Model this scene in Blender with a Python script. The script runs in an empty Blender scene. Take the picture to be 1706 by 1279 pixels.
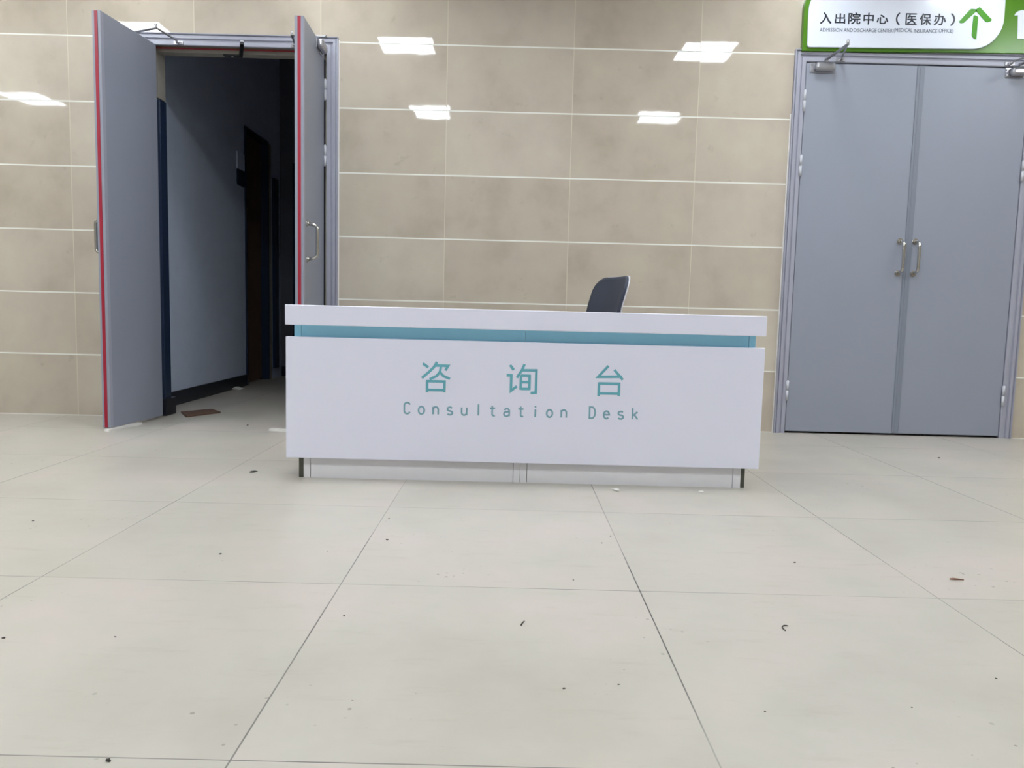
import bpy, bmesh, math, random
from mathutils import Vector, Matrix
random.seed(7)
S = bpy.context.scene
COL = S.collection
pi = math.pi

# ------------------------------------------------------------------ camera
F_PX, PITCH, ROLL, YAW = 1262.748, -0.09519, 0.02501, 0.00248
CAM = Vector((0.02421, -4.97057, 0.75349))
fw = Vector((math.sin(YAW)*math.cos(PITCH), math.cos(YAW)*math.cos(PITCH), math.sin(PITCH)))
r0 = Vector((math.cos(YAW), -math.sin(YAW), 0)); u0 = r0.cross(fw)
rt = r0*math.cos(ROLL) + u0*math.sin(ROLL); up = -r0*math.sin(ROLL) + u0*math.cos(ROLL)
cd = bpy.data.cameras.new('camera'); cam = bpy.data.objects.new('camera', cd); COL.objects.link(cam)
cam.matrix_world = Matrix(((rt.x, up.x, -fw.x, CAM.x), (rt.y, up.y, -fw.y, CAM.y), (rt.z, up.z, -fw.z, CAM.z), (0, 0, 0, 1)))
cd.sensor_fit = 'HORIZONTAL'; cd.sensor_width = 36.0; cd.lens = 36.0*F_PX/1706.0
cd.clip_start = 0.05; cd.clip_end = 100
S.camera = cam
# ------------------------------------------------------------------ world, exposure
W = bpy.data.worlds.new('world'); S.world = W; W.use_nodes = True
W.node_tree.nodes['Background'].inputs[0].default_value = (0.6, 0.65, 0.75, 1)
W.node_tree.nodes['Background'].inputs[1].default_value = 0.02
S.view_settings.view_transform = 'Standard'; S.view_settings.look = 'None'
S.view_settings.gamma = 1.0; S.view_settings.use_curve_mapping = False
S.view_settings.exposure = 0.06
LAMP = 42.0          # radiance of the ceiling light panels
CEIL = 3.0           # ceiling height of the hall

# ------------------------------------------------------------------ materials
def srgb(r, g, b):
    f = lambda c: (c/255/12.92) if c/255 <= .04045 else ((c/255+.055)/1.055)**2.4
    return (f(r), f(g), f(b), 1)
class NT:
    def __init__(s, name):
        s.m = bpy.data.materials.new(name); s.m.use_nodes = True
        s.t = s.m.node_tree; s.b = s.t.nodes['Principled BSDF']
    def n(s, typ, **k):
        x = s.t.nodes.new(typ)
        for a, v in k.items(): setattr(x, a, v)
        return x
    def l(s, a, b): s.t.links.new(a, b)
    def math(s, op, a, b=None, c=None):
        x = s.n('ShaderNodeMath', operation=op)
        for i, v in enumerate((a, b, c)):
            if v is None: continue
            if isinstance(v, (int, float)): x.inputs[i].default_value = v
            else: s.l(v, x.inputs[i])
        return x.outputs[0]
    def mix(s, f, a, b, blend='MIX'):
        x = s.n('ShaderNodeMix', data_type='RGBA', blend_type=blend)
        for i, v in ((0, f), (6, a), (7, b)):
            if isinstance(v, (int, float, tuple)): x.inputs[i].default_value = v
            else: s.l(v, x.inputs[i])
        return x.outputs[2]
    def noise(s, vec, scale, detail=3, rough=.5):
        x = s.n('ShaderNodeTexNoise'); x.inputs['Scale'].default_value = scale
        x.inputs['Detail'].default_value = detail; x.inputs['Roughness'].default_value = rough
        s.l(vec, x.inputs['Vector']); return x.outputs['Fac']
    def ramp(s, f, stops):
        x = s.n('ShaderNodeValToRGB'); e = x.color_ramp.elements
        while len(e) < len(stops): e.new(.5)
        for i, (p, c) in enumerate(stops): e[i].position = p; e[i].color = c
        s.l(f, x.inputs[0]); return x.outputs[0]
    def obj(s): return s.n('ShaderNodeTexCoord').outputs['Object']

def simple(name, col, rough=.5, metal=0, spec=.5, var=.04, scale=12, bump=0, bscale=200, emis=0):
    M = NT(name); v = M.obj()
    nz = M.noise(v, scale, 4)
    d = tuple(min(1, c*(1-var)) for c in col[:3])+(1,); u = tuple(min(1, c*(1+var)) for c in col[:3])+(1,)
    M.l(M.ramp(nz, [(.3, d), (.7, u)]), M.b.inputs['Base Color'])
    M.b.inputs['Roughness'].default_value = rough; M.b.inputs['Metallic'].default_value = metal
    M.b.inputs['Specular IOR Level'].default_value = spec
    if bump:
        bp = M.n('ShaderNodeBump'); bp.inputs['Strength'].default_value = bump; bp.inputs['Distance'].default_value = .001
        M.l(M.noise(v, bscale, 2), bp.inputs['Height']); M.l(bp.outputs[0], M.b.inputs['Normal'])
    if emis:
        M.b.inputs['Emission Color'].default_value = col; M.b.inputs['Emission Strength'].default_value = emis
    return M.m

def grid_mask(M, coord, off, size, half):
    """1 on the joint lines of a regular grid, plus the cell index"""
    t = M.math('DIVIDE', M.math('SUBTRACT', coord, off), size)
    i = M.math('FLOOR', t); fr = M.math('SUBTRACT', t, i)
    d = M.math('MULTIPLY', M.math('MINIMUM', fr, M.math('SUBTRACT', 1.0, fr)), size)
    return M.math('LESS_THAN', d, half), i, fr

def wall_tile_mat():
    M = NT('glazed_wall_tile'); v = M.obj()
    sx = M.n('ShaderNodeSeparateXYZ'); M.l(v, sx.inputs[0])
    X, Y, Z = sx.outputs
    XY = M.math('ADD', X, Y)
    mv, ix, fx = grid_mask(M, XY, -0.4239, 0.8, .0022)
    mh, iz, fz = grid_mask(M, Z, 0.0, 0.40309, .0042)
    cell = M.n('ShaderNodeCombineXYZ'); M.l(ix, cell.inputs[0]); M.l(iz, cell.inputs[1])
    wn = M.n('ShaderNodeTexWhiteNoise', noise_dimensions='3D'); M.l(cell.outputs[0], wn.inputs['Vector'])
    # each tile shows its own cut of the cloudy print
    sh = M.n('ShaderNodeVectorMath', operation='MULTIPLY_ADD'); M.l(wn.outputs['Color'], sh.inputs[0])
    sh.inputs[1].default_value = (7, 7, 7); M.l(v, sh.inputs[2])
    cloud = M.noise(sh.outputs[0], 3.2, 4, .55); spots = M.noise(sh.outputs[0], 11, 3, .6)
    base = M.ramp(cloud, [(.28, srgb(176, 165, 149)), (.5, srgb(189, 178, 163)), (.72, srgb(196, 187, 170))])
    sp = M.ramp(spots, [(.66, (0, 0, 0, 1)), (.78, (1, 1, 1, 1))])
    base = M.mix(M.math('MULTIPLY', sp, .22), base, srgb(128, 114, 98))
    base = M.mix(M.math('MULTIPLY', M.math('SUBTRACT', wn.outputs['Value'], .5), .10), base, (1, 1, 1, 1), 'ADD')
    base = M.mix(mv, base, srgb(206, 198, 180)); base = M.mix(mh, base, srgb(232, 232, 226))
    M.l(base, M.b.inputs['Base Color'])
    j = M.math('MAXIMUM', mv, mh)
    M.l(M.math('MULTIPLY_ADD', j, .5, .035), M.b.inputs['Roughness'])
    M.b.inputs['Specular IOR Level'].default_value = .5
    # tiles are laid a hair out of plane, so reflections break at the joints
    geo = M.n('ShaderNodeNewGeometry')
    t = M.n('ShaderNodeVectorMath', operation='SUBTRACT'); M.l(wn.outputs['Color'], t.inputs[0]); t.inputs[1].default_value = (.5, .5, .5)
    t2 = M.n('ShaderNodeVectorMath', operation='MULTIPLY_ADD'); M.l(t.outputs[0], t2.inputs[0]); t2.inputs[1].default_value = (.012, 0, .006); M.l(geo.outputs['Normal'], t2.inputs[2])
    nm = M.n('ShaderNodeVectorMath', operation='NORMALIZE'); M.l(t2.outputs[0], nm.inputs[0])
    bp = M.n('ShaderNodeBump'); bp.inputs['Strength'].default_value = .12; bp.inputs['Distance'].default_value = .004
    M.l(M.noise(v, 9, 2), bp.inputs['Height']); M.l(nm.outputs[0], bp.inputs['Normal'])
    bp.inputs['Distance'].default_value = .0012
    M.l(bp.outputs[0], M.b.inputs['Normal'])
    return M.m

def floor_mat():
    M = NT('polished_floor_tile'); v = M.obj()
    sx = M.n('ShaderNodeSeparateXYZ'); M.l(v, sx.inputs[0]); X, Y, Z = sx.outputs
    mx, ix, _ = grid_mask(M, X, -0.42515, .81917, .0016)
    my, iy, _ = grid_mask(M, Y, -3.77582, .81917, .0013)
    cell = M.n('ShaderNodeCombineXYZ'); M.l(ix, cell.inputs[0]); M.l(iy, cell.inputs[1])
    wn = M.n('ShaderNodeTexWhiteNoise', noise_dimensions='3D'); M.l(cell.outputs[0], wn.inputs['Vector'])
    sh = M.n('ShaderNodeVectorMath', operation='MULTIPLY_ADD'); M.l(wn.outputs['Color'], sh.inputs[0])
    sh.inputs[1].default_value = (5, 5, 5); M.l(v, sh.inputs[2])
    cl = M.noise(sh.outputs[0], 2.2, 5, .6)
    base = M.ramp(cl, [(.3, srgb(179, 173, 163)), (.5, srgb(186, 181, 171)), (.7, srgb(195, 184, 177))])
    # scuffs: streaky, patchy
    mp = M.n('ShaderNodeMapping'); mp.inputs['Scale'].default_value = (3, 14, 1); mp.inputs['Rotation'].default_value = (0, 0, .35); M.l(v, mp.inputs[0])
    st = M.ramp(M.noise(mp.outputs[0], 1.6, 6, .7), [(.56, (0, 0, 0, 1)), (.80, (1, 1, 1, 1))])
    base = M.mix(M.math('MULTIPLY', st, .42), base, srgb(160, 152, 138))
    # fine dirt specks in patches
    vo = M.n('ShaderNodeTexVoronoi'); vo.inputs['Scale'].default_value = 42; M.l(v, vo.inputs['Vector'])
    pat = M.ramp(M.noise(v, 2.3, 3), [(.55, (0, 0, 0, 1)), (.68, (1, 1, 1, 1))])
    vs = M.n('ShaderNodeSeparateColor'); M.l(vo.outputs['Color'], vs.inputs[0])
    rad = M.math('MULTIPLY', M.math('POWER', vs.outputs[0], 3.0), .21)
    dots = M.math('MULTIPLY', M.math('LESS_THAN', vo.outputs['Distance'], rad), pat)
    base = M.mix(M.math('MULTIPLY', dots, .7), base, srgb(110, 104, 92))
    # the joints: dirtier in some stretches than in others
    jn = M.ramp(M.noise(v, 1.3, 3), [(.35, (.35, .35, .35, 1)), (.6, (1, 1, 1, 1))])
    j = M.math('MAXIMUM', mx, my)
    base = M.mix(M.math('MULTIPLY', j, jn), base, srgb(66, 62, 62))
    M.l(base, M.b.inputs['Base Color'])
    M.l(M.math('MULTIPLY_ADD', cl, .12, .30), M.b.inputs['Roughness'])
    M.b.inputs['Specular IOR Level'].default_value = .42
    return M.m

mat_wall = wall_tile_mat(); mat_floor = floor_mat()
mat_ceil = simple('ceiling_white', srgb(232, 232, 230), .8)
mat_plain = simple('hall_wall_paint', srgb(236, 236, 236), .6)
mat_door = simple('grey_steel_door', srgb(146, 151, 165), .42, var=.015, scale=3, bump=.25, bscale=420)
mat_astragal = simple('grey_cover_strip', srgb(128, 134, 147), .4, var=.015)
mat_frame = simple('grey_steel_frame', srgb(162, 163, 177), .38, var=.02, bump=.15, bscale=300)
mat_seal = simple('red_seal', srgb(158, 24, 50), .5)
mat_steel = simple('stainless_steel', srgb(200, 198, 194), .18, metal=1)
mat_silver = simple('silver_paint', srgb(172, 172, 178), .3, metal=.85)
mat_hinge = simple('hinge_paint', srgb(196, 198, 206), .3)
mat_darkmetal = simple('dark_metal', srgb(44, 44, 50), .35, metal=.6)
mat_white = simple('white_laminate', srgb(236, 237, 255), .38, var=.008, scale=3)
mat_plinth = simple('plinth_laminate', srgb(232, 231, 236), .35, var=.015)
mat_blue = simple('blue_laminate', srgb(160, 226, 252), .35, var=.02)
mat_teal = simple('teal_vinyl', srgb(106, 178, 194), .5, var=.03)
mat_teal2 = simple('grey_teal_vinyl', srgb(126, 170, 188), .5, var=.03)
mat_trim = simple('dark_edge_trim', srgb(84, 86, 78), .3, metal=.6)
mat_joint = simple('joint_line', srgb(120, 122, 126), .7)
mat_caulk = simple('white_sealant', srgb(228, 226, 224), .5)
mat_green = simple('green_acrylic', srgb(74, 124, 14), .28, var=.03)
mat_leaf = simple('bright_green_vinyl', srgb(62, 136, 8), .4)
mat_signwhite = simple('white_acrylic', srgb(218, 223, 236), .25, var=.006)
mat_navy = simple('dark_navy_vinyl', srgb(22, 26, 44), .5)
mat_greytxt = simple('grey_vinyl', srgb(74, 84, 100), .5)
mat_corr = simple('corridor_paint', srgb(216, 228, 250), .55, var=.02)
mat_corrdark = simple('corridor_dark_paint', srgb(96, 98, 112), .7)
mat_base = simple('black_skirting', srgb(24, 27, 40), .3)
mat_jambdark = simple('dark_blue_jamb', srgb(38, 52, 78), .22)
mat_jamb = simple('jamb_lining', srgb(160, 155, 146), .5)
mat_wood = simple('brown_wood', srgb(112, 86, 66), .55, var=.12, scale=8)
mat_card = simple('brown_board', srgb(100, 74, 60), .7, var=.15, scale=20)
mat_grit = simple('dark_grit', srgb(48, 44, 40), .9)
mat_paper = simple('white_paper', srgb(228, 226, 222), .8)
mat_twig = simple('reddish_twig', srgb(120, 72, 48), .8)
mat_chair = simple('navy_mesh', srgb(48, 54, 70), .6, var=.06, bump=.5, bscale=600)
mat_shell = simple('grey_plastic', srgb(196, 196, 204), .4)
mat_black = simple('black_plastic', srgb(26, 26, 30), .45)
mat_lamp = simple('light_diffuser', (.91, .965, 1, 1), .5, var=0, emis=LAMP)

# ------------------------------------------------------------------ mesh helpers
class MB:
    def __init__(s): s.bm = bmesh.new()
    def box(s, x0, x1, y0, y1, z0, z1, bev=0, seg=2):
        t = bmesh.new(); bmesh.ops.create_cube(t, size=1)
        for v in t.verts:
            v.co = Vector(((x0+x1)/2+v.co.x*(x1-x0), (y0+y1)/2+v.co.y*(y1-y0), (z0+z1)/2+v.co.z*(z1-z0)))
        if bev: bmesh.ops.bevel(t, geom=t.edges[:], offset=bev, segments=seg, profile=.5, affect='EDGES')
        s.add(t); return s
    def add(s, t, mat=None):
        if mat is not None: t.transform(mat)
        me = bpy.data.meshes.new('tmp'); t.to_mesh(me); t.free(); s.bm.from_mesh(me); bpy.data.meshes.remove(me)
    def prism(s, pts, y0, y1, bev=0):
        """outline in x-z, thick along y"""
        t = bmesh.new()
        a = [t.verts.new((p[0], y0, p[1])) for p in pts]
        f = t.faces.new(a); r = bmesh.ops.extrude_face_region(t, geom=[f])
        for v in r['geom']:
            if isinstance(v, bmesh.types.BMVert): v.co.y = y1
        bmesh.ops.recalc_face_normals(t, faces=t.faces[:])
        if bev:
            ed = [e for e in t.edges if abs(e.verts[0].co.y-e.verts[1].co.y) < 1e-6]
            bmesh.ops.bevel(t, geom=ed, offset=bev, segments=2, profile=.5, affect='EDGES')
        s.add(t); return s
    def tube(s, pts, r, n=14, caps=True):
        t = bmesh.new(); pts = [Vector(p) for p in pts]; rings = []; nrm = None
        for i, p in enumerate(pts):
            d = (pts[min(i+1, len(pts)-1)]-pts[max(i-1, 0)]).normalized()
            if nrm is None: nrm = d.orthogonal().normalized()
            else: nrm = (nrm-d*nrm.dot(d)).normalized()
            b = d.cross(nrm); rr = r[i] if isinstance(r, (list, tuple)) else r
            rings.append([t.verts.new(p+(nrm*math.cos(2*pi*k/n)+b*math.sin(2*pi*k/n))*rr) for k in range(n)])
        for A, B in zip(rings, rings[1:]):
            for k in range(n):
                f = t.faces.new((A[k], A[(k+1) % n], B[(k+1) % n], B[k])); f.smooth = True
        if caps: t.faces.new(rings[0][::-1]); t.faces.new(rings[-1])
        bmesh.ops.recalc_face_normals(t, faces=t.faces[:])
        s.add(t); return s
    def cyl(s, p, q, r, n=20): return s.tube([p, q], r, n)
    def bar(s, p, q, w, h, bev=0):
        """flat bar from p to q, w wide (horizontal), h high"""
        p, q = Vector(p), Vector(q); d = q-p; L = d.length
        t = bmesh.new(); bmesh.ops.create_cube(t, size=1)
        for v in t.verts: v.co = Vector((v.co.x*L, v.co.y*w, v.co.z*h))
        if bev: bmesh.ops.bevel(t, geom=t.edges[:], offset=bev, segments=2, profile=.5, affect='EDGES')
        x = d.normalized(); y = Vector((0, 0, 1)).cross(x)
        y = y.normalized() if y.length > 1e-6 else Vector((0, 1, 0)); z = x.cross(y)
        m = Matrix(((x.x, y.x, z.x, 0), (x.y, y.y, z.y, 0), (x.z, y.z, z.z, 0), (0, 0, 0, 1)))
        s.add(t, Matrix.Translation((p+q)/2) @ m); return s
    def ribbon(s, pts, w, y0, y1):
        """a stroke of even width in the x-z plane with mitred bends"""
        pts = [Vector((p[0], p[1])) for p in pts]; L, R = [], []
        pts = [p for i, p in enumerate(pts) if i == 0 or (p-pts[i-1]).length > 1e-5]
        closed = (pts[0]-pts[-1]).length < 1e-6
        if closed: pts = pts[:-1]
        n = len(pts)
        for i, p in enumerate(pts):
            a = pts[i-1] if (i or closed) else None; b = pts[(i+1) % n] if (i < n-1 or closed) else None
            d1 = (p-a).normalized() if a is not None else None; d2 = (b-p).normalized() if b is not None else None
            d = ((d1 or d2)+(d2 or d1)).normalized(); nn = Vector((-d.y, d.x))
            k = 1/max(.4, nn.dot(Vector((-(d2 or d1).y, (d2 or d1).x))))
            L.append(p+nn*w/2*k); R.append(p-nn*w/2*k)
        t = bmesh.new()
        vs = [[t.verts.new((q.x, y, q.y)) for q in (L[i], R[i]) for y in (y0, y1)] for i in range(n)]  # L0 L1 R0 R1
        for i in range(n if closed else n-1):
            A, B = vs[i], vs[(i+1) % n]
            for e, f in ((0, 2), (2, 3), (3, 1), (1, 0)): t.faces.new((A[e], A[f], B[f], B[e]))
        if not closed:
            for A in (vs[0], vs[-1]): t.faces.new((A[0], A[1], A[3], A[2]))
        bmesh.ops.recalc_face_normals(t, faces=t.faces[:]); s.add(t); return s
    def build(s, name, mat, parent=None, org=None, smooth=False):
        """link as one mesh object; a child of an Empty without rotation is given in world coordinates"""
        if org is None: org = parent.location if (parent is not None and parent.get('_w')) else Vector((0, 0, 0))
        org = Vector(org)
        s.bm.transform(Matrix.Translation(-org))
        me = bpy.data.meshes.new(name); s.bm.to_mesh(me); s.bm.free(); me.materials.append(mat)
        if smooth:
            for p in me.polygons: p.use_smooth = True
        o = bpy.data.objects.new(name, me); COL.objects.link(o)
        if parent is not None: o.parent = parent
        else: o.location = org
        return o

def tag(o, label, cat, group=None, kind=None):
    o['label'] = label; o['category'] = cat
    if group: o['group'] = group
    if kind: o['kind'] = kind
    return o
def thing(name, label, cat, loc=(0, 0, 0), group=None, kind=None):
    o = bpy.data.objects.new(name, None); COL.objects.link(o); o.location = loc; o.empty_display_size = .1
    ORG[o.name] = Vector(loc)
    return tag(o, label, cat, group, kind)
ORG = {}
def part(mb, name, mat, root, **k):       # part of an unrotated thing, given in world coordinates
    o = mb.build(name, mat, root, org=ORG[root.name], **k); return o
def sub(mb, name, mat, parent_part, root): # sub-part of such a part (part sits at the thing's origin)
    return mb.build(name, mat, parent_part, org=ORG[root.name])
def fillet(pts, r, n=6):
    pts = [Vector(p) for p in pts]; out = [pts[0]]
    for a, p, b in zip(pts, pts[1:], pts[2:]):
        d1 = (a-p).normalized(); d2 = (b-p).normalized(); ang = d1.angle(d2); t = r/math.tan(ang/2)
        A = p+d1*t; B = p+d2*t
        for i in range(n+1):
            u = i/n; out.append((A*(1-u)+p*u)*(1-u)+(p*(1-u)+B*u)*u)
    out.append(pts[-1]); return out
def arc(cx, cz, rx, rz, a0, a1, n=12):
    return [(cx+rx*math.cos(math.radians(a0+(a1-a0)*i/n)), cz+rz*math.sin(math.radians(a0+(a1-a0)*i/n))) for i in range(n+1)]
def text_mb(body, box, y0, y1, keep=False, bold=0):
    """built-in typeface, fitted to box (x0,x1,z0,z1) in the x-z plane"""
    c = bpy.data.curves.new('txt', 'FONT'); c.body = body; c.resolution_u = 4; c.extrude = .01; c.offset = bold
    o = bpy.data.objects.new('txt', c); COL.objects.link(o)
    dg = bpy.context.evaluated_depsgraph_get(); dg.update()
    me = bpy.data.meshes.new_from_object(o.evaluated_get(dg))
    bpy.data.objects.remove(o); bpy.data.curves.remove(c)
    t = bmesh.new(); t.from_mesh(me); bpy.data.meshes.remove(me)
    xs = [v.co.x for v in t.verts]; ys = [v.co.y for v in t.verts]
    a, b, cc, d = min(xs), max(xs), min(ys), max(ys)
    for v in t.verts:
        v.co = Vector((box[0]+(v.co.x-a)/(b-a)*(box[1]-box[0]), y1 if v.co.z < 0 else y0, box[2]+(v.co.y-cc)/(d-cc)*(box[3]-box[2])))
    bmesh.ops.recalc_face_normals(t, faces=t.faces[:])
    m = MB(); m.add(t); return m

# ------------------------------------------------------------------ the hall
XL, XR, YB = -8.0, 6.2, -9.5
o1a, o1b = -2.325, -1.165          # hole of the open double door
o2a, o2b = 1.825, 3.285            # hole of the closed double door
HD = 2.39
m = MB()
T = .2
WT = 3.6
m.box(XL, o1a, 0, T, 0, WT); m.box(o1b, o2a, 0, T, 0, WT); m.box(o2b, XR, 0, T, 0, WT)
m.box(o1a, o1b, 0, T, HD, WT); m.box(o2a, o2b, 0, T, HD, WT)
tag(m.build('wall_back', mat_wall), 'beige glazed tile wall behind the white desk', 'wall', kind='structure')
tag(MB().box(XL-.2, XR+.2, YB-.2, 3.4, -.1, 0).build('floor', mat_floor), 'cream polished floor tiles with thin dark joints', 'floor', kind='structure')
tag(MB().box(XL-.2, XR+.2, YB-.2, 0, CEIL, CEIL+.1).build('ceiling', mat_ceil), 'white ceiling over the hall', 'ceiling', kind='structure')
tag(MB().box(XL-.2, XL, YB, .2, 0, CEIL).build('wall_left', mat_wall), 'tiled side wall to the left of the hall', 'wall', kind='structure')
tag(MB().box(XR, XR+.2, YB, .2, 0, CEIL).build('wall_right', mat_wall), 'tiled side wall to the right of the hall', 'wall', kind='structure')
tag(MB().box(XL-.2, XR+.2, YB-.2, YB, 0, CEIL).build('wall_front', mat_plain), 'plain wall behind the viewer', 'wall', kind='structure')

# ------------------------------------------------------------------ ceiling lights (some seen mirrored in the glazed tiles, others out of view)
lamps = [(-0.92, -1.72, 'near the tiled wall, above the left end of the desk'), (1.61, -1.69, 'near the tiled wall, between desk and closed doors'),
         (-3.10, -1.56, 'near the tiled wall, left of the open doorway'), (-0.93, -3.9, 'above the viewer, over the left end of the desk'),
         (1.61, -3.87, 'above the viewer, over the right end of the desk'), (-5.41, -3.83, 'above the far left of the hall'),
         (4.15, -1.7, 'near the tiled wall, right of the closed doors'), (4.15, -3.87, 'above the right of the viewer'), (-5.95, -1.7, 'in the far left corner of the hall'),
         (-3.40, -3.87, 'in front of the open doorway'), (-3.40, -6.0, 'added behind the viewer on the left as fill'), (4.4, -6.0, 'added behind the viewer on the right as fill')]  # the pair behind the viewer is unseen, added to light the desk front
for i, (x, y, w) in enumerate(lamps):
    t = thing('ceiling_light', 'square ceiling light panel '+w, 'ceiling light', (x, y, CEIL-.02), 'square light panels in the ceiling')
    h = .225
    f = MB(); f.box(x-h-.012, x+h+.012, y-h-.012, y-h, CEIL-.02, CEIL); f.box(x-h-.012, x+h+.012, y+h, y+h+.012, CEIL-.02, CEIL)
    f.box(x-h-.012, x-h, y-h, y+h, CEIL-.02, CEIL); f.box(x+h, x+h+.012, y-h, y+h, CEIL-.02, CEIL)
    part(f, 'frame', mat_silver, t)
    part(MB().box(x-h, x+h, y-h, y+h, CEIL-.015, CEIL-.003), 'diffuser', mat_lamp, t)

for x, w in ((-3.55, 'left of the open doorway'), (-2.35, 'above the open doorway'), (-1.15, 'over the right end of the open doorway'), (1.75, 'over the left end of the closed doors'), (2.95, 'above the closed doors')):  # unseen round lamps, added to brighten the upper wall and the sign
    t = thing('fill_downlight', 'small round fill lamp added close to the wall '+w, 'fill_downlight', (x, -.5, CEIL-.02), 'added round fill lamps along the tiled wall')
    f = MB(); f.tube([(x+.13*math.cos(2*pi*k/40), -.5+.13*math.sin(2*pi*k/40), CEIL-.008) for k in range(41)], .008, 10, caps=False); part(f, 'frame', mat_silver, t)
    part(MB().cyl((x, -.5, CEIL-.012), (x, -.5, CEIL-.003), .123, 40), 'diffuser', mat_lamp, t)

# ------------------------------------------------------------------ doors
PROF = [(0, .005), (0, -.012), (.004, -.016), (.026, -.016), (.030, -.009), (.038, -.009), (.042, -.020), (.058, -.020), (.061, -.012), (.066, -.012), (.069, -.024), (.074, -.024), (.074, .0)]
def casing(xa, xb, zt, mb):
    """moulded architrave swept round three sides of the opening"""
    t = bmesh.new(); rings = []
    for (x, z, ox, oz) in ((xa, 0, -1, 0), (xa, zt, -1, 1), (xb, zt, 1, 1), (xb, 0, 1, 0)):
        rings.append([t.verts.new((x+ox*d, y, z+oz*d)) for d, y in PROF])
    n = len(PROF)
    for A, B in zip(rings, rings[1:]):
        for k in range(n): t.faces.new((A[k], A[(k+1) % n], B[(k+1) % n], B[k]))
    t.faces.new(rings[0]); t.faces.new(rings[-1][::-1])
    bmesh.ops.recalc_face_normals(t, faces=t.faces[:]); mb.add(t)
def lining(mb, xa, xb, zt, th=.02):
    mb.box(xa-th, xa, 0.0, T, 0, zt+th); mb.box(xb, xb+th, 0.0, T, 0, zt+th); mb.box(xa, xb, 0.0, T, zt, zt+th)
def handle_mb(x, y, z0, z1, s=-1, r=.0095, out=.062):
    """D-shaped pull: stands out of the face y in direction s"""
    m = MB(); m.tube(fillet([(x, y, z0), (x, y+s*out, z0+.012), (x, y+s*out, z1-.012), (x, y, z1)], .028), r, 16)
    for z in (z0, z1): m.cyl((x, y, z), (x, y+s*.006, z), .019, 24); m.cyl((x, y+s*.006, z), (x, y+s*.014, z), .013, 24)
    return m
def hinge_mb(x, y, z0, z1, r=.009):
    m = MB(); zm = (z0+z1)/2
    m.cyl((x, y, z0), (x, y, zm-.001), r, 14); m.cyl((x, y, zm+.001), (x, y, z1), r, 14); m.cyl((x, y, z0-.004), (x, y, z1+.004), r*.6, 10)
    return m
def closer_mb(x0, x1, y, z, s=1):
    """closer body on the face y (outward -y): cylinder housing with mounting ear and pinion"""
    m = MB(); m.box(x0, x1, y-.045, y-.004, z-.027, z+.027, .019, 5); m.box(x0-.022*(s > 0), x1+.022*(s < 0), y-.006, y, z-.03, z+.03, .003)
    ex = x0-.012 if s > 0 else x1+.012
    for dz in (-.017, .017): m.cyl((ex, y-.006, z+dz), (ex, y-.012, z+dz), .005, 12)
    xm = x0*.45+x1*.55; m.cyl((xm, y-.024, z+.026), (xm, y-.024, z+.04), .009, 14)
    return m
def arm_mb(p, e, b):
    """hinged closer arm: pinion p -> elbow e -> bracket b"""
    m = MB(); p, e, b = Vector(p), Vector(e), Vector(b)
    m.bar(p, e, .02, .006, .001); m.bar(e+Vector((0, 0, .004)), b+Vector((0, 0, .004)), .011, .008, .001)
    m.cyl(e-Vector((0, 0, .006)), e+Vector((0, 0, .024)), .008, 14); m.cyl(p-Vector((0, 0, .006)), p+Vector((0, 0, .008)), .011, 14)
    m.cyl(b-Vector((0, 0, .010)), b+Vector((0, 0, .008)), .008, 12)
    m.box(b.x-.03, b.x+.03, -.022, -.014, b.z-.014, b.z+.008, .002); m.bar((b.x, -.016, b.z-.006), b-Vector((0, 0, .006)), .016, .006)
    return m

# --- closed double door on the right
xa, xb, zt = 1.845, 3.265, 2.37
D2 = thing('door_2', 'closed grey steel double doors under the green and white sign', 'door', ((xa+xb)/2, 0, 0), kind='structure')
m = MB(); casing(xa, xb, zt, m); lining(m, xa, xb, zt); part(m, 'frame', mat_frame, D2)
m = MB(); m.box(xa-.081, xa-.074, -.004, .0, 0, 2.05); m.box(xb+.074, xb+.079, -.004, 0, 0, 2.3); part(m, 'sealant', mat_caulk, D2)
mid = 2.5575
for (a, b, nm) in ((xa+.004, mid, 'l'), (mid+.003, xb-.004, 'r')):
    L = part(MB().box(a, b, -.008, .042, .014, zt-.006, .0015, 1), 'leaf', mat_door, D2)
    if nm == 'r':
        s = MB().box(mid-.006, mid+.040, -.0125, -.008, .02, zt-.01, .0015); s.box(mid+.010, mid+.024, -.0145, -.0115, .02, zt-.01, .001)
        sub(s, 'astragal', mat_astragal, L, D2)
    sub(handle_mb(2.518 if nm == 'l' else 2.617, -.0075, 1.062, 1.268), 'handle', mat_steel, L, D2)
    hx = xa-.001 if nm == 'l' else xb+.001
    for z0 in (.22, 1.664, 2.067): sub(hinge_mb(hx, -.019, z0, z0+.126), 'hinge', mat_hinge, L, D2)
    if nm == 'l':
        sub(closer_mb(1.892, 2.022, -.008, 2.335, 1), 'closer', mat_silver, L, D2)
        sub(arm_mb((1.962, -.032, 2.378), (1.985, -.285, 2.388), (2.055, -.04, 2.388)), 'closer_arm', mat_silver, L, D2)
    else:
        sub(closer_mb(3.128, 3.235, -.008, 2.335, 1), 'closer', mat_silver, L, D2)
        sub(arm_mb((3.185, -.032, 2.378), (3.20, -.285, 2.388), (3.125, -.04, 2.388)), 'closer_arm', mat_silver, L, D2)
part(MB().box(xa, xb, .055, .075, .002, zt), 'door_stop_board', mat_darkmetal, D2)

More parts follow.
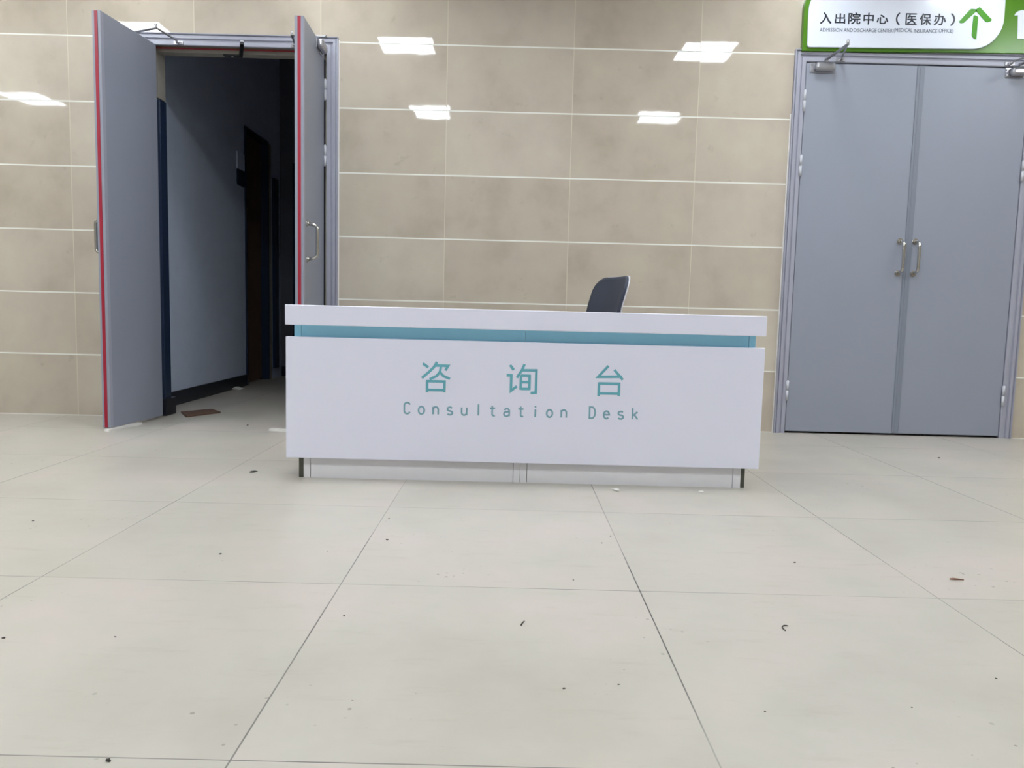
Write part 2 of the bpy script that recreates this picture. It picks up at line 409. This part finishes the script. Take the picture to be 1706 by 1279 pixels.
# --- open double door on the left
xa, xb = -2.305, -1.185
D1 = thing('door_1', 'open grey steel double doors with red edge seals, showing a dark corridor', 'door', ((xa+xb)/2, 0, 0), kind='structure')
m = MB(); casing(xa, xb, zt, m); part(m, 'frame', mat_frame, D1)
m = MB(); lining(m, xa, xb, zt); part(m, 'lining', mat_jamb, D1)
m = MB(); m.box(xa-.081, xa-.074, -.004, 0, 0, 2.4); m.box(xb+.074, xb+.080, -.004, 0, 0, 2.43); part(m, 'sealant', mat_caulk, D1)
m = MB(); m.box(xa, xb, .055, .105, zt-.022, zt); m.box(xa, xa+.022, .055, .16, 2.065, zt-.022); m.box(xb-.022, xb, .055, .105, 0, zt-.022); part(m, 'door_stop_board', mat_jamb, D1)
m = MB(); m.box(xa+.004, xb-.004, .012, .045, zt-.004, zt-.0005); part(m, 'head_seal', mat_wood, D1)
m = MB(); m.box(xa+.004, xb-.004, .022, .034, zt-.008, zt-.004); part(m, 'seal_strip', mat_seal, D1)
# coordinator lever hanging from the head
m = MB(); m.box(-1.865, -1.755, .06, .10, zt-.031, zt-.0215, .002); m.bar((-1.762, .09, zt-.027), (-1.683, -.112, zt-.012), .024, .013, .003); part(m, 'coordinator', mat_black, D1)
m = MB(); m.cyl((-1.684, -.108, zt-.004), (-1.684, -.108, zt+.006), .011, 14); m.cyl((-1.81, .075, zt-.036), (-1.81, .075, zt-.03), .007, 12); part(m, 'coordinator_roller', mat_shell, D1)
w, th, zb, ztp = .55, .05, .016, 2.368
def leaf(px, ang, sgn):
    # local: hinge at the origin, leaf runs along sgn*x, outer face at y=0, inner face at y=th
    a, b = (0.004, w) if sgn > 0 else (-w, -.004)
    L = MB().box(a, b, 0, th, zb, ztp, .0012, 1).build('leaf', mat_door, D1, org=(0, 0, 0))
    L.location = Vector((px, -.014, 0)) - ORG[D1.name]; L.rotation_euler.z = math.radians(ang)
    e = w if sgn > 0 else -w
    def s(mb, n, mat): return mb.build(n, mat, L, org=(0, 0, 0))
    s(MB().box(min(e, e+sgn*.003), max(e, e+sgn*.003), th*.30, th*.66, zb+.002, ztp-.002), 'edge_seal', mat_seal)
    yf, yb = (th, th+.001) if sgn > 0 else (-.001, 0)
    s(MB().box(min(e, e-sgn*.026), max(e, e-sgn*.026), yf, yb, zb+.001, ztp-.001), 'edge_strip', mat_frame)
    hx = e-sgn*.075
    s(handle_mb(hx, .0005, 1.028, 1.235), 'handle', mat_steel)
    for z0 in (.22, 1.652, 2.058): s(hinge_mb(0, -.006, z0, z0+.126), 'hinge', mat_hinge)
    c0, c1 = (.10, .24) if sgn > 0 else (-.24, -.10)
    s(closer_mb(c0, c1, .0005, 2.33, sgn), 'closer', mat_silver)
    s(MB().box(a+.002, b-.002, .008, th-.008, zb-.003, zb+.001), 'bottom_rail', mat_wood)
    return L
leaf(xa, -96, 1); leaf(xb-.014, 92, -1)
part(arm_mb((-2.345, -.17, 2.384), (-2.16, -.228, 2.396), (-2.115, -.04, 2.386)), 'closer_arm', mat_silver, D1)
part(arm_mb((-1.15, -.19, 2.384), (-1.350, -.20, 2.386), (-1.379, -.04, 2.386)), 'closer_arm', mat_silver, D1)

# ------------------------------------------------------------------ corridor beyond the open door
CX = -2.46
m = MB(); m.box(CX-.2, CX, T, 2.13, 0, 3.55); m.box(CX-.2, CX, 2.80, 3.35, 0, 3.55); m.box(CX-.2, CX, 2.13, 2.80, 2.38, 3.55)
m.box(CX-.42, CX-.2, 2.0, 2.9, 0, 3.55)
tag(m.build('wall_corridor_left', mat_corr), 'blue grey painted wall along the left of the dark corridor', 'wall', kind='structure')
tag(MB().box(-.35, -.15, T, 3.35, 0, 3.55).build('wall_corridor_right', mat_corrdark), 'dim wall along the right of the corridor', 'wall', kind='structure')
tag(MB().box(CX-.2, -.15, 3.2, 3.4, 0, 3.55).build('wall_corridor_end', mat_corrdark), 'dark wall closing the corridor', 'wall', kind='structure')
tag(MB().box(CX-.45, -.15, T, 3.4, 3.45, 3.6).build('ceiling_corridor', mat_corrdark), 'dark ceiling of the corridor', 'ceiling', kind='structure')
# reveal behind the frame
tag(MB().box(-2.305, -2.281, .072, .165, .115, 2.06, .002).build('trim_1', mat_jambdark), 'dark blue glossy strip on the left jamb of the open doorway', 'trim', kind='structure')
tag(MB().box(-2.305, -2.268, .06, .205, 0, .115, .003).build('baseboard_jamb', mat_base), 'short black skirting block at the foot of the left jamb', 'baseboard', kind='structure')
tag(MB().box(CX, CX+.014, .21, 2.12, 0, .105, .002).build('baseboard_left', mat_base), 'black skirting along the left corridor wall', 'baseboard', kind='structure')
tag(MB().box(CX+.016, -2.34, 3.185, 3.2, 0, .105, .002).build('baseboard_end', mat_base), 'black skirting on the end wall of the corridor', 'baseboard', kind='structure')
# side door in the left corridor wall
D3 = thing('door_3', 'dark wooden side door recessed in the left corridor wall', 'door', (CX-.1, 2.465, 0), kind='structure')
m = MB(); m.box(CX-.12, CX+.012, 2.132, 2.16, 0, 2.378); m.box(CX-.12, CX+.012, 2.77, 2.798, 0, 2.378); m.box(CX-.12, CX+.012, 2.16, 2.77, 2.35, 2.378); part(m, 'frame', mat_jambdark, D3)
part(MB().box(CX-.10, CX-.06, 2.163, 2.767, .01, 2.347, .002), 'leaf', mat_wood, D3)
m = MB(); m.box(CX+.0005, CX+.012, 2.80, 2.87, 0, 2.36); tag(m.build('trim_2', mat_jamb), 'pale upright trim beside the dark corridor side door', 'trim', kind='structure')
# end door
D4 = thing('door_4', 'black doorway at the far end of the corridor', 'door', (-1.9, 3.19, 0), kind='structure')
part(MB().box(-2.32, -1.4, 3.175, 3.198, 0, 2.25, .003), 'frame', mat_jambdark, D4)
part(MB().box(-2.28, -1.44, 3.16, 3.176, .01, 2.2, .003), 'leaf', mat_black, D4)
m = MB().box(CX+.0005, CX+.03, 2.93, 3.06, .106, 2.05, .003)
tag(m.build('trim_3', mat_jambdark), 'tall dark upright board near the end of the corridor', 'trim', kind='structure')
# room sign plate on the corridor wall
t = thing('room_sign', 'two-tone dark room sign plate on the left corridor wall', 'sign', (CX, 2.02, 1.8))
part(MB().box(CX, CX+.012, 1.93, 2.11, 1.965, 2.115, .003), 'upper_plate', mat_corr, t)
t_m = MB(); pts = [(1.93, 1.96), (2.11, 1.96), (2.11, 1.82)]+arc(1.97, 1.86, .04, .04, 270, 180, 6)
bmx = bmesh.new(); vs = [bmx.verts.new((CX, p[0], p[1])) for p in pts]; f = bmx.faces.new(vs)
r = bmesh.ops.extrude_face_region(bmx, geom=[f])
for v in r['geom']:
    if isinstance(v, bmesh.types.BMVert): v.co.x += .014
bmesh.ops.recalc_face_normals(bmx, faces=bmx.faces[:]); t_m.add(bmx)
part(t_m, 'lower_plate', mat_jambdark, t)

# ------------------------------------------------------------------ sign over the closed doors
t = thing('door_sign', 'green and white admission office sign with a green arrow above the closed doors', 'sign', (1.806, 0, 2.428))
t.rotation_euler.y = -.0131
zb_, zt_ = 2.428, 2.84
dr = lambda x, z: (x, z-(x-1.806)*.0131)
pts = [(1.806, zb_), (3.72, zb_), (3.72, zt_)]+arc(1.946, zt_-.16, .14, .16, 90, 180, 14)
part(MB().prism(pts, -.036, -.0005, .002), 'green_board', mat_green, t)
pts = arc(1.847, 2.463, .017, .017, 180, 270, 6)+arc(2.862, 2.446+.19, .19, .19, 270, 360, 18)+[(3.052, 2.82)]+arc(1.96, 2.82-.17, .131, .17, 90, 180, 14)
part(MB().prism(pts, -.050, -.0365, .003), 'white_panel', mat_signwhite, t)
Y0, Y1 = -.0512, -.0500
for c, (a, b) in zip('入出院中心（医保办）', ((1.9023, 1.9743), (1.9947, 2.0597), (2.0776, 2.1546), (2.1727, 2.2367), (2.2552, 2.3272), (2.3752, 2.4002), (2.4353, 2.5054), (2.5233, 2.5954), (2.6124, 2.6875), (2.7155, 2.7436))):
    k = {'出': (.002, -.006), '心': (.004, -.010), '（': (-.002, .003), '）': (-.002, .003)}.get(c, (0, 0))
    g = MB(); e = .0011
    for q, (ex, ez) in enumerate(((-e, -e), (e, -e), (-e, e), (e, e))):
        q_ = text_mb(c, (a+e+ex, b-e+ex, 2.5855+k[0]+e+ez, 2.6555+k[1]-e+ez), Y0-.00005*q, Y1); g.add(q_.bm)
    part(g, 'chinese_character', mat_navy, t)
wx = 1.9028
for wd, a, b in (('ADMISSION', 434, 575), ('AND', 584, 640), ('DISCHARGE', 646, 788), ('CENTER', 797, 888), ('(MEDICAL', 896, 1012), ('INSURANCE', 1021, 1166), ('OFFICE)', 1176, 1266)):
    f = lambda u: 1.9028+(u-434)/(1266-434)*(2.7372-1.9028)
    dz = .004 if '(' in wd or ')' in wd else 0
    part(text_mb(wd, (f(a), f(b), 2.5395-dz, 2.5615+dz), Y0, Y1, bold=-.004), 'english_word', mat_greytxt, t)
m = MB()
m.prism([(2.767, 2.6074), (2.781, 2.5992), (2.800, 2.6020), (2.878, 2.6760), (2.866, 2.6841), (2.842, 2.6864), (2.832, 2.6816)], Y0-.001, Y1)
m.prism([(2.864, 2.6801), (2.892, 2.6978), (2.973, 2.6227), (2.966, 2.6128), (2.948, 2.6070), (2.936, 2.6092)], Y0-.001, Y1)
m.prism([(2.857, 2.6462), (2.866, 2.6481), (2.884, 2.6409), (2.887, 2.6308), (2.884, 2.5039), (2.872, 2.5060), (2.856, 2.5202), (2.853, 2.5313)], Y0-.001, Y1)
part(m, 'arrow', mat_leaf, t)
m = MB(); m.prism([(3.149, 2.5144), (3.215, 2.5135), (3.205, 2.6857), (3.162, 2.6862), (3.140, 2.6795), (3.126, 2.6677), (3.120, 2.6548), (3.142, 2.6555)], -.040, -.0365)
part(m, 'numeral', mat_signwhite, t)

# ------------------------------------------------------------------ the consultation desk
DK = thing('reception_desk', 'long white consultation desk with a blue band and teal lettering', 'desk', (.085, -1.42, 0))
part(MB().box(-.939, 1.110, -1.740, -1.16, .675, .760, .003), 'counter_top', mat_white, DK)
cs = MB(); cs.box(-.918, -.90, -1.664, -1.2, .1, .675); cs.box(1.069, 1.087, -1.664, -1.2, .1, .675); cs.box(-.90, 1.069, -1.664, -1.646, .1, .675)
cs.box(.075, .093, -1.646, -1.2, .1, .675)
part(cs, 'carcass', mat_white, DK)
bd = MB(); bd.box(-.918, -.888, -1.672, -1.664, .60, .675); bd.box(-.886, .0855, -1.672, -1.664, .60, .675); bd.box(.0865, 1.057, -1.672, -1.664, .60, .675); bd.box(1.059, 1.087, -1.672, -1.664, .60, .675)
part(bd, 'blue_band', mat_blue, DK)
fp = part(MB().box(-0.9494, 1.1234, -1.695, -1.6725, 0.0930, 0.6230, .0015, 1), 'front_panel', mat_white, DK)
STROKES = [
    [[(-0.3559, 0.5205), (-0.3316, 0.5043)], [(-0.3591, 0.4572), (-0.3260, 0.4863)], [(-0.2944, 0.5288), (-0.3074, 0.5056), (-0.3286, 0.4842)], [(-0.3036, 0.5131), (-0.2459, 0.5126), (-0.2577, 0.4927)],
     [(-0.2766, 0.5117), (-0.2809, 0.4865), (-0.2948, 0.4682), (-0.3255, 0.4526)], [(-0.2830, 0.4861), (-0.2653, 0.4676), (-0.2369, 0.4568)], [(-0.3358, 0.4490), (-0.3358, 0.3964)], [(-0.3368, 0.4442), (-0.2605, 0.4441), (-0.2610, 0.3973)], [(-0.3355, 0.4064), (-0.2603, 0.4063)]],
    [[(0.0221, 0.5232), (0.0387, 0.5021)], [(0.0078, 0.4785), (0.0285, 0.4783), (0.0283, 0.4111), (0.0539, 0.4317)], [(0.0850, 0.5282), (0.0736, 0.5017), (0.0529, 0.4688)], [(0.0709, 0.5016), (0.1367, 0.5026), (0.1366, 0.4058), (0.1138, 0.4034)],
     [(0.0703, 0.4813), (0.0705, 0.4164)], [(0.0702, 0.4787), (0.1079, 0.4783), (0.1080, 0.4164)], [(0.0709, 0.4504), (0.1071, 0.4506)], [(0.0717, 0.4207), (0.1079, 0.4209)]],
    [[(0.4483, 0.5298), (0.4049, 0.4809), (0.5078, 0.4841)], [(0.4745, 0.5130), (0.5124, 0.4708)], [(0.4100, 0.4574), (0.4101, 0.3980)], [(0.4089, 0.4527), (0.4973, 0.4529), (0.4972, 0.3988)], [(0.4118, 0.4095), (0.4976, 0.4103)]]]
for ch in STROKES:
    m = MB()
    for i, st_ in enumerate(ch): m.ribbon(st_, .0112, -1.6958-.0001*i, -1.6946)
    sub(m, 'chinese_character', mat_teal, fp, DK)
H, X_, B = .049, .033, 0.0         # cap height, x-height
G = {'C': [arc(.0, H-.0135, .0125, .0135, 20, 180, 8)+arc(0, .0135, .0125, .0135, 180, 340, 8)],
     'o': [arc(0, X_/2, .0125, X_/2, 0, 360, 20)],
     'n': [[(-.011, 0), (-.011, X_)], [(-.011, X_*.55)]+arc(0, X_-.0115, .011, .0115, 160, 0, 8)+[(.011, 0)]],
     's': [arc(0, X_*.75, .0105, X_*.25, 30, 270, 10)+arc(0, X_*.25, .0115, X_*.25, 90, -150, 10)],
     'u': [[(-.011, X_)]+arc(0, .0115, .011, .0115, 180, 340, 8)+[(.011, X_*.45)], [(.011, X_), (.011, 0)]],
     'l': [[(0, 0), (0, H)]],
     't': [[(-.002, X_+.011), (-.002, .008)]+arc(.006, .008, .008, .008, 180, 300, 6), [(-.012, X_), (.010, X_)]],
     'a': [arc(0, X_-.0105, .0105, .0105, 160, 0, 8)+[(.0105, 0)], [(.0105, X_*.6), (-.003, X_*.55)]+arc(-.003, X_*.29, .0095, X_*.29, 90, 270, 8)+[(.004, .001), (.0105, .007)]],
     'i': [[(0, 0), (0, X_)], [(0, X_+.008), (0, X_+.0145)]],
     'D': [[(-.012, 0), (-.012, H), (-.002, H)]+arc(-.002, H/2, .0145, H/2, 90, -90, 12)+[(-.012, 0)]],
     'e': [[(-.0115, X_*.52), (.0120, X_*.52)]+arc(0, X_/2, .0120, X_/2, 5, 315, 16)],
     'k': [[(-.011, 0), (-.011, H)], [(.011, X_), (-.011, X_*.42)], [(-.003, X_*.62), (.012, 0)]]}
step = 0.062037
for i, c in enumerate('Consultation Desk'):
    if c == ' ': continue
    lt = MB()
    for k, st in enumerate(G[c]): lt.ribbon([(-0.4214+step*i+p[0], 0.2995+p[1]) for p in st], .0073, -1.6958-.0001*k, -1.6946)
    sub(lt, 'english_letter', mat_teal2, fp, DK)
for a, b, cuts in ((-.880, .0765, (-.850, .047)), (.0785, 1.055, (.108, 1.020))):
    p = MB(); e = [a]+[c for c in cuts]+[b]
    for i in range(3): p.box(e[i]+(.0013 if i else 0), e[i+1]-(.0013 if i < 2 else 0), -1.667, -1.652, .0, .1)
    part(p, 'plinth', mat_plinth, DK)
part(MB().box(-.88, 1.055, -1.652, -1.644, 0, .1), 'plinth_backing', mat_joint, DK)
for a, b in ((-.902, -.8805), (1.0555, 1.074)):
    part(MB().box(a, b, -1.665, -1.22, 0, .1, .002), 'plinth_side', mat_trim, DK)

# ------------------------------------------------------------------ office chair behind the desk
cx, cy = .537, -.80
fd = Vector((-.944, -.33, 0)).normalized(); sd = Vector((fd.y, -fd.x, 0))   # forward, sideways (towards the wall / viewer)
base = Vector((cx, cy, 0))+fd*.22
CH = thing('office_chair', 'office chair with a dark navy back and pale rim, standing behind the white desk', 'chair', (base.x, base.y, 0))
def backsheet(off, thick, hw, z0, z1, inset=0.0):
    """tilted, slightly curved rounded-rectangle shell"""
    NU, NV = 28, 24; t = bmesh.new(); rows = []
    R = .085; hh = (z1-z0)/2
    for side in (0, 1):
        g = []
        for i in range(NU+1):
            u = -1+2*i/NU; col = []
            for j in range(NV+1):
                v = -1+2*j/NV
                # squircle-like mapping to round the corners
                uu, vv = u*hw, v*hh
                du, dv = abs(uu)-(hw-R), abs(vv)-(hh-R)
                if du > 0 and dv > 0:
                    mx = max(du, dv); ln = math.hypot(du, dv); k = mx/ln
                    uu = math.copysign(hw-R+du*k, uu); vv = math.copysign(hh-R+dv*k, vv)
                zz = (z0+z1)/2+vv
                lean = -.20*(zz-.55)-.10*max(0, zz-.80)
                curve = .035*(uu/hw)**2
                p = Vector((cx, cy, 0))+sd*uu+fd*(lean+.035+curve+off-thick*side); p.z = zz
                col.append(t.verts.new(p))
            g.append(col)
        rows.append(g)
    for sidx, g in enumerate(rows):
        for i in range(NU):
            for j in range(NV):
                q = (g[i][j], g[i+1][j], g[i+1][j+1], g[i][j+1]); f = t.faces.new(q if sidx else q[::-1]); f.smooth = True
    a, b = rows
    edge = [(i, 0) for i in range(NU)]+[(NU, j) for j in range(NV)]+[(i, NV) for i in range(NU, 0, -1)]+[(0, j) for j in range(NV, 0, -1)]
    for k in range(len(edge)):
        (i, j), (p, q) = edge[k], edge[(k+1) % len(edge)]
        t.faces.new((a[i][j], a[p][q], b[p][q], b[i][j]))
    bmesh.ops.recalc_face_normals(t, faces=t.faces[:])
    m = MB(); m.add(t); return m
part(backsheet(0, .016, .192, .54, .957), 'backrest', mat_chair, CH)
part(backsheet(-.0165, .007, .196, .535, .960), 'back_shell', mat_shell, CH)
# seat
st = bmesh.new(); bmesh.ops.create_cube(st, size=1)
for v in st.verts: v.co = Vector((v.co.x*.44, v.co.y*.45, v.co.z*.07))
bmesh.ops.bevel(st, geom=st.edges[:], offset=.03, segments=4, profile=.5, affect='EDGES')
rotm = Matrix(((fd.x, sd.x, 0, base.x), (fd.y, sd.y, 0, base.y), (0, 0, 1, .455), (0, 0, 0, 1)))
sm = MB(); sm.add(st, rotm); part(sm, 'seat', mat_chair, CH)
q = Vector((cx, cy, 0))
sp = MB(); sp.tube(fillet([base+Vector((0, 0, .40)), q-fd*.06+Vector((0, 0, .40)), q-fd*.005+Vector((0, 0, .60))], .05), .016); part(sp, 'back_support', mat_black, CH)
cl = MB(); cl.cyl(base+Vector((0, 0, .09)), base+Vector((0, 0, .42)), .022); cl.box(base.x-.08, base.x+.08, base.y-.08, base.y+.08, .395, .425, .01); part(cl, 'gas_column', mat_black, CH)
for k in range(5):
    a = 2*pi*k/5+.3; d = Vector((math.cos(a), math.sin(a), 0))
    L = MB(); L.tube([base+d*.02+Vector((0, 0, .10)), base+d*.22+Vector((0, 0, .068))], [.022, .014]); lg = part(L, 'base_leg', mat_black, CH)
    n = Vector((-d.y, d.x, 0)); c0 = base+d*.22+Vector((0, 0, .028))
    L = MB(); L.cyl(c0-n*.022, c0-n*.006, .028); L.cyl(c0+n*.006, c0+n*.022, .028); L.cyl(c0-n*.006, c0+n*.006, .01); L.cyl(c0+Vector((0, 0, .008)), c0+Vector((0, 0, .045)), .006)
    sub(L, 'caster', mat_black, lg, CH)

# ------------------------------------------------------------------ things lying on the floor
def wedge(name, label, p, q, w=.03, h=.014):
    p, q = Vector(p+(0,)), Vector(q+(0,)); d = (q-p).normalized(); n = Vector((-d.y, d.x, 0))
    t = bmesh.new(); L = (q-p).length
    prof = [(0, 0), (L, 0), (L, h), (L*.06, h), (0, h*.75)]
    a = [t.verts.new(p+d*x-n*w/2+Vector((0, 0, z))) for x, z in prof]; b = [t.verts.new(p+d*x+n*w/2+Vector((0, 0, z))) for x, z in prof]
    t.faces.new(a[::-1]); t.faces.new(b)
    for i in range(5): t.faces.new((a[i], a[(i+1) % 5], b[(i+1) % 5], b[i]))
    bmesh.ops.recalc_face_normals(t, faces=t.faces[:])
    m = MB(); m.add(t); c = (p+q)/2
    return tag(m.build(name, mat_paper, org=(c.x, c.y, 0)), label, 'door stop')
wedge('door_stop', 'white strip wedged on the floor under the left open door leaf', (-2.318, -.605), (-2.266, -.31), h=.012)
wedge('door_stop', 'white strip on the floor under the right open door leaf beside the desk', (-1.425, -.415), (-1.17, -.50), h=.014)
t = MB(); bmx = bmesh.new()
for z in (.002, .009):
    pass
quad = [(-2.245, .225), (-2.118, .020), (-1.985, .262), (-2.10, .40)]
vs = [bmx.verts.new((x, y, .001)) for x, y in quad]; f = bmx.faces.new(vs); r = bmesh.ops.extrude_face_region(bmx, geom=[f])
for v in r['geom']:
    if isinstance(v, bmesh.types.BMVert): v.co.z = .010
bmesh.ops.recalc_face_normals(bmx, faces=bmx.faces[:]); t.add(bmx)
tag(t.build('wooden_board', mat_card, org=(-2.11, .22, 0)), 'small flat brown board lying on the floor inside the doorway', 'board')
def lump(name, label, cat, x, y, s, mat, flat=.45, group=None, ax=1.5):
    t = bmesh.new(); bmesh.ops.create_icosphere(t, subdivisions=2, radius=1)
    a = random.uniform(0, pi)
    for v in t.verts:
        k = 1+random.uniform(-.28, .28); vx, vy = v.co.x*s*ax*k, v.co.y*s*k
        v.co = Vector((vx*math.cos(a)-vy*math.sin(a), vx*math.sin(a)+vy*math.cos(a), max(0, v.co.z*k+.8)*s*flat))
    m = MB(); m.add(t); return tag(m.build(name, mat, org=(0, 0, 0)), label, cat, group) if False else _place(m, name, mat, x, y, label, cat, group)
def _place(m, name, mat, x, y, label, cat, group):
    o = m.build(name, mat); o.location = (x, y, 0); return tag(o, label, cat, group)
lump('lint', 'dark oblong scrap on the floor left of the desk', 'scrap', -1.129, -1.583, .014, mat_grit, .2)
lump('paper_scrap', 'crumpled white paper bit in front of the right half of the desk plinth', 'scrap', .489, -1.774, .012, mat_paper, .5)
lump('paper_scrap', 'tiny pale paper bit near the right end of the desk plinth', 'scrap', .857, -1.769, .010, mat_paper, .4)
lump('paper_scrap', 'pale scrap at the foot of the corridor skirting', 'scrap', -2.40, 1.736, .03, mat_paper, .5)
for x, y, s in [(-1.594, -2.436, .006), (-.841, -2.733, .006), (.921, -2.681, .006), (-.623, -3.785, .007), (2.423, -.805, .011), (.261, -3.486, .0035),
                (.148, -3.508, .004), (.217, -2.883, .004), (-.369, -3.173, .004), (1.077, -3.42, .0035), (.379, -2.448, .005), (-1.092, -3.341, .006),
                (-.366, -2.549, .006), (.53, -3.579, .003), (-.4, -2.299, .005), (-.853, -3.321, .0035), (.828, -3.55, .003), (.34, -2.53, .004), (-1.62, -.25, .010), (-.53, -2.68, .0035)]:
    lump('grit_speck', 'tiny dark speck of grit lying on the cream floor tiles', 'grit', x, y, s*.5, mat_grit, .5, 'specks of grit on the floor')
m = MB(); m.tube([(-.012, .003, .004), (0, .0005, .005), (.026, -.003, .004)], [.002, .003, .0015], 8); _place(m, 'twig', mat_twig, 1.342, -2.81, 'short reddish brown twig on the floor tiles', 'twig', None)
m = MB(); m.tube([(.012*math.cos(a*.3+1.0)+.0, .020*math.sin(a*.3+1.0), .0016) for a in range(10)], .0014, 6); _place(m, 'thread', mat_grit, .716, -3.189, 'curled dark thread on the floor tiles', 'thread', None)
m = MB(); m.tube([(-.003, -.012, .0016), (.0, 0, .002), (.005, .012, .0016)], .0016, 6); _place(m, 'thread', mat_grit, .068, -3.194, 'straight dark thread on the floor in the middle of the foreground', 'thread', None)
